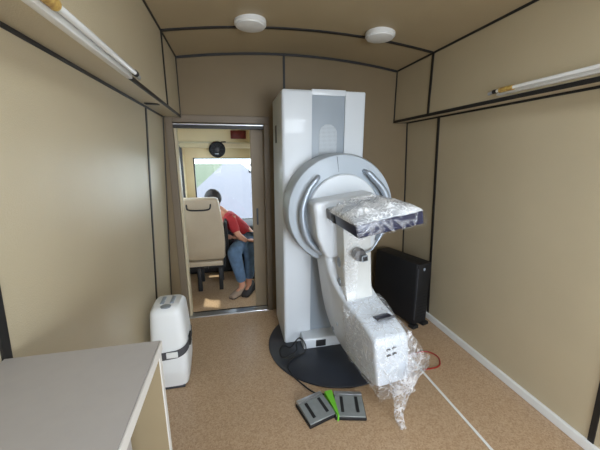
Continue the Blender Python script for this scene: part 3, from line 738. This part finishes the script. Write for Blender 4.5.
hd.add(ell((hc[0], hc[1]+.094, hc[2]-.015), (.012, .018, .022), 12)); hd.add(ell((hc[0], hc[1]+.084, hc[2]-.055), (.024, .008, .008), 12))
HR = Matrix.Translation(hc) @ Matrix.Rotation(math.radians(70), 4, 'Z') @ Matrix.Rotation(math.radians(-12), 4, 'X') @ Matrix.Translation(-Vector(hc))
bmesh.ops.transform(hd.bm, matrix=HR, verts=hd.bm.verts[:])
hh = hd.build('head', 'skin', pe)
for sx in (-1, 1):
    MB().add(ell((hc[0]+sx*.076, hc[1]-.005, hc[2]-.012), (.010, .018, .030), 14), HR).build('ear', 'skin', hh)
    MB().add(ell((hc[0]+sx*.03, hc[1]+.084, hc[2]+.005), (.012, .008, .007), 12), HR).build('eye', 'hair', hh)
def hairf(p):
    return p*(1 + .05*noise.noise(p*40))
b = MB().add(ell((hc[0], hc[1]-.012, hc[2]+.022), (.086, .098, .102), 32, None, hairf), HR); b.build('hair', 'hair', hh)
# right hand on the knee
def finger(base, d, ln, parent):
    d = Vector(d).normalized(); p = [Vector(base)]
    for k in range(3): p.append(p[-1] + (d + Vector((0, 0, -.28*k)))*ln/3)
    return p
for (wr, dirx) in (((.125, 3.35, .565), (.95, -.1, -.12)), ((-.05, 3.51, .575), (.8, -.5, -.1))):
    wr = Vector(wr); D = Vector(dirx).normalized(); side = D.cross(Vector((0, 0, 1))).normalized()
    b = MB(); c = wr + D*.045
    mt = Matrix.Translation(c) @ Matrix((D, side, D.cross(side))).transposed().to_4x4()
    b.add(ell((0, 0, 0), (.05, .042, .016), 20), mt)
    for i, (o_, ln) in enumerate(((-.03, .068), (-.01, .078), (.01, .073), (.029, .058))):
        P = finger(c + D*.036 + side*o_, D, ln, None); b.tube(P, [.0095, .009, .0085, .006], 10)
    P = finger(c - side*.034 - D*.012, D*.7 - side*.7, .055, None); b.tube(P, [.012, .0105, .009, .0065], 10)
    b.build('hand', 'skin', pe)
def shoe(x, y, rot, m):
    mt = Matrix.Translation((x, y, 0)) @ Matrix.Rotation(math.radians(rot), 4, 'Z')
    t = bmesh.new(); rings = []
    for (yy, hw, z1) in ((.075, .030, .075), (.06, .036, .105), (.02, .038, .105), (-.03, .041, .078), (-.09, .047, .058), (-.14, .042, .048), (-.17, .028, .036)):
        P = [(-hw, .012), (hw, .012), (hw*1.02, z1*.5), (hw*.7, z1*.92), (0, z1), (-hw*.7, z1*.92), (-hw*1.02, z1*.5)]
        rings.append([t.verts.new((a, yy, c)) for a, c in P])
    for A, B in zip(rings, rings[1:]):
        for i in range(7): t.faces.new((A[i], A[(i+1) % 7], B[(i+1) % 7], B[i]))
    t.faces.new(rings[0][::-1]); t.faces.new(rings[-1]); bmesh.ops.recalc_face_normals(t, faces=t.faces[:])
    bmesh.ops.subdivide_edges(t, edges=t.edges[:], cuts=1, smooth=.6, use_grid_fill=True)
    o = MB().add(t, mt).build('shoe', m, pe)
    t = loft([(-.042, .042, -.172, .08, 0), (-.044, .044, -.174, .082, .014)]); MB().add(t, mt).build('sole', 'shoe_dark' if m != 'shoe_dark' else 'rubber', o)
shoe(.03, 3.18, -42, 'shoe_tan'); shoe(.13, 3.22, -25, 'shoe_dark')
# jump seat the person sits on
js = thing('cab_stool', 'low dark stool under the person in the cab', 'stool', (.18, 3.66, 0))
MB().box((.04, 3.52, .30), (.36, 3.82, .345), .015, 3).build('seat', 'cab_dark', js)
MB().tube([(.2, 3.68, .0), (.2, 3.68, .305)], .03, 16).build('pedestal', 'dark_grey', js)
MB().lathe([(0, 0), (.12, 0), (.12, .012), (.03, .02), (0, .02)], 32, Matrix.Translation((.2, 3.68, 0))).build('foot_plate', 'dark_grey', js)

# ------------------------------------------------------------------ the street ahead
def tagged_plane(name, a, c, m): return S(MB().box(a, c), name, m)
tagged_plane('ground', (-60, -20, -1.35), (60, 120, -1.3), 'grass')
tagged_plane('ground', (-3.2, -20, -1.3), (3.2, 120, -1.28), 'asphalt')
tagged_plane('ground', (3.3, -20, -1.3), (8.5, 120, -1.22), 'paper')
def tree(x, y, h, r, lb):
    t = thing('tree', lb, 'tree', (x, y, -1.3), 'roadside trees ahead of the cab')
    MB().tube([(x, y, -1.3), (x+.1, y, h*.4-1.3), (x, y, h*.7-1.3)], [.18, .14, .08], 10).build('trunk', 'bark', t)
    b = MB()
    for q in range(7):
        a = random.random()*2*PI; rr = r*.55*random.random()
        c = (x+rr*math.cos(a), y+rr*math.sin(a), h*.75-1.3+random.uniform(-.25, .3)*r)
        b.add(ell(c, (r*.6,)*3, 20, None, lambda p: p*(1+.35*noise.noise(p*2.2)+.15*noise.noise(p*7))))
    b.build('crown', 'leaf', t)
tree(-7.5, 16, 5.5, 2.2, 'leafy green tree by the street, seen through the windscreen nearest the left pillar')
tree(-8.0, 27, 7, 3.0, 'leafy green tree further up the street beyond the nearest one')
tree(9.5, 34, 6, 2.6, 'leafy green tree on the far right side of the street')
cr = thing('parked_car', 'pale parked car up the street beyond the windscreen', 'car', (3.6, 54, -1.28))
b = MB(); b.prism(rounded_poly([(52, -1.0), (52, -.35), (53, -.25), (53.7, .22), (55.2, .22), (56, -.2), (56.3, -.3), (56.3, -1.0)], .15), 2.8, 4.5, .0); b.build('car_body', 'truck_skin', cr)
for (x, y) in ((2.85, 52.9), (2.85, 55.4), (4.45, 52.9), (4.45, 55.4)):
    MB().tube([(x-.09, y, -.97), (x+.09, y, -.97)], .31, 20).build('wheel', 'rubber', cr)
MB().prism([(52.98, -.2), (53.62, .17), (53.60, .19), (52.95, -.18)], 2.95, 4.35).build('windshield', 'cab_dark', cr)
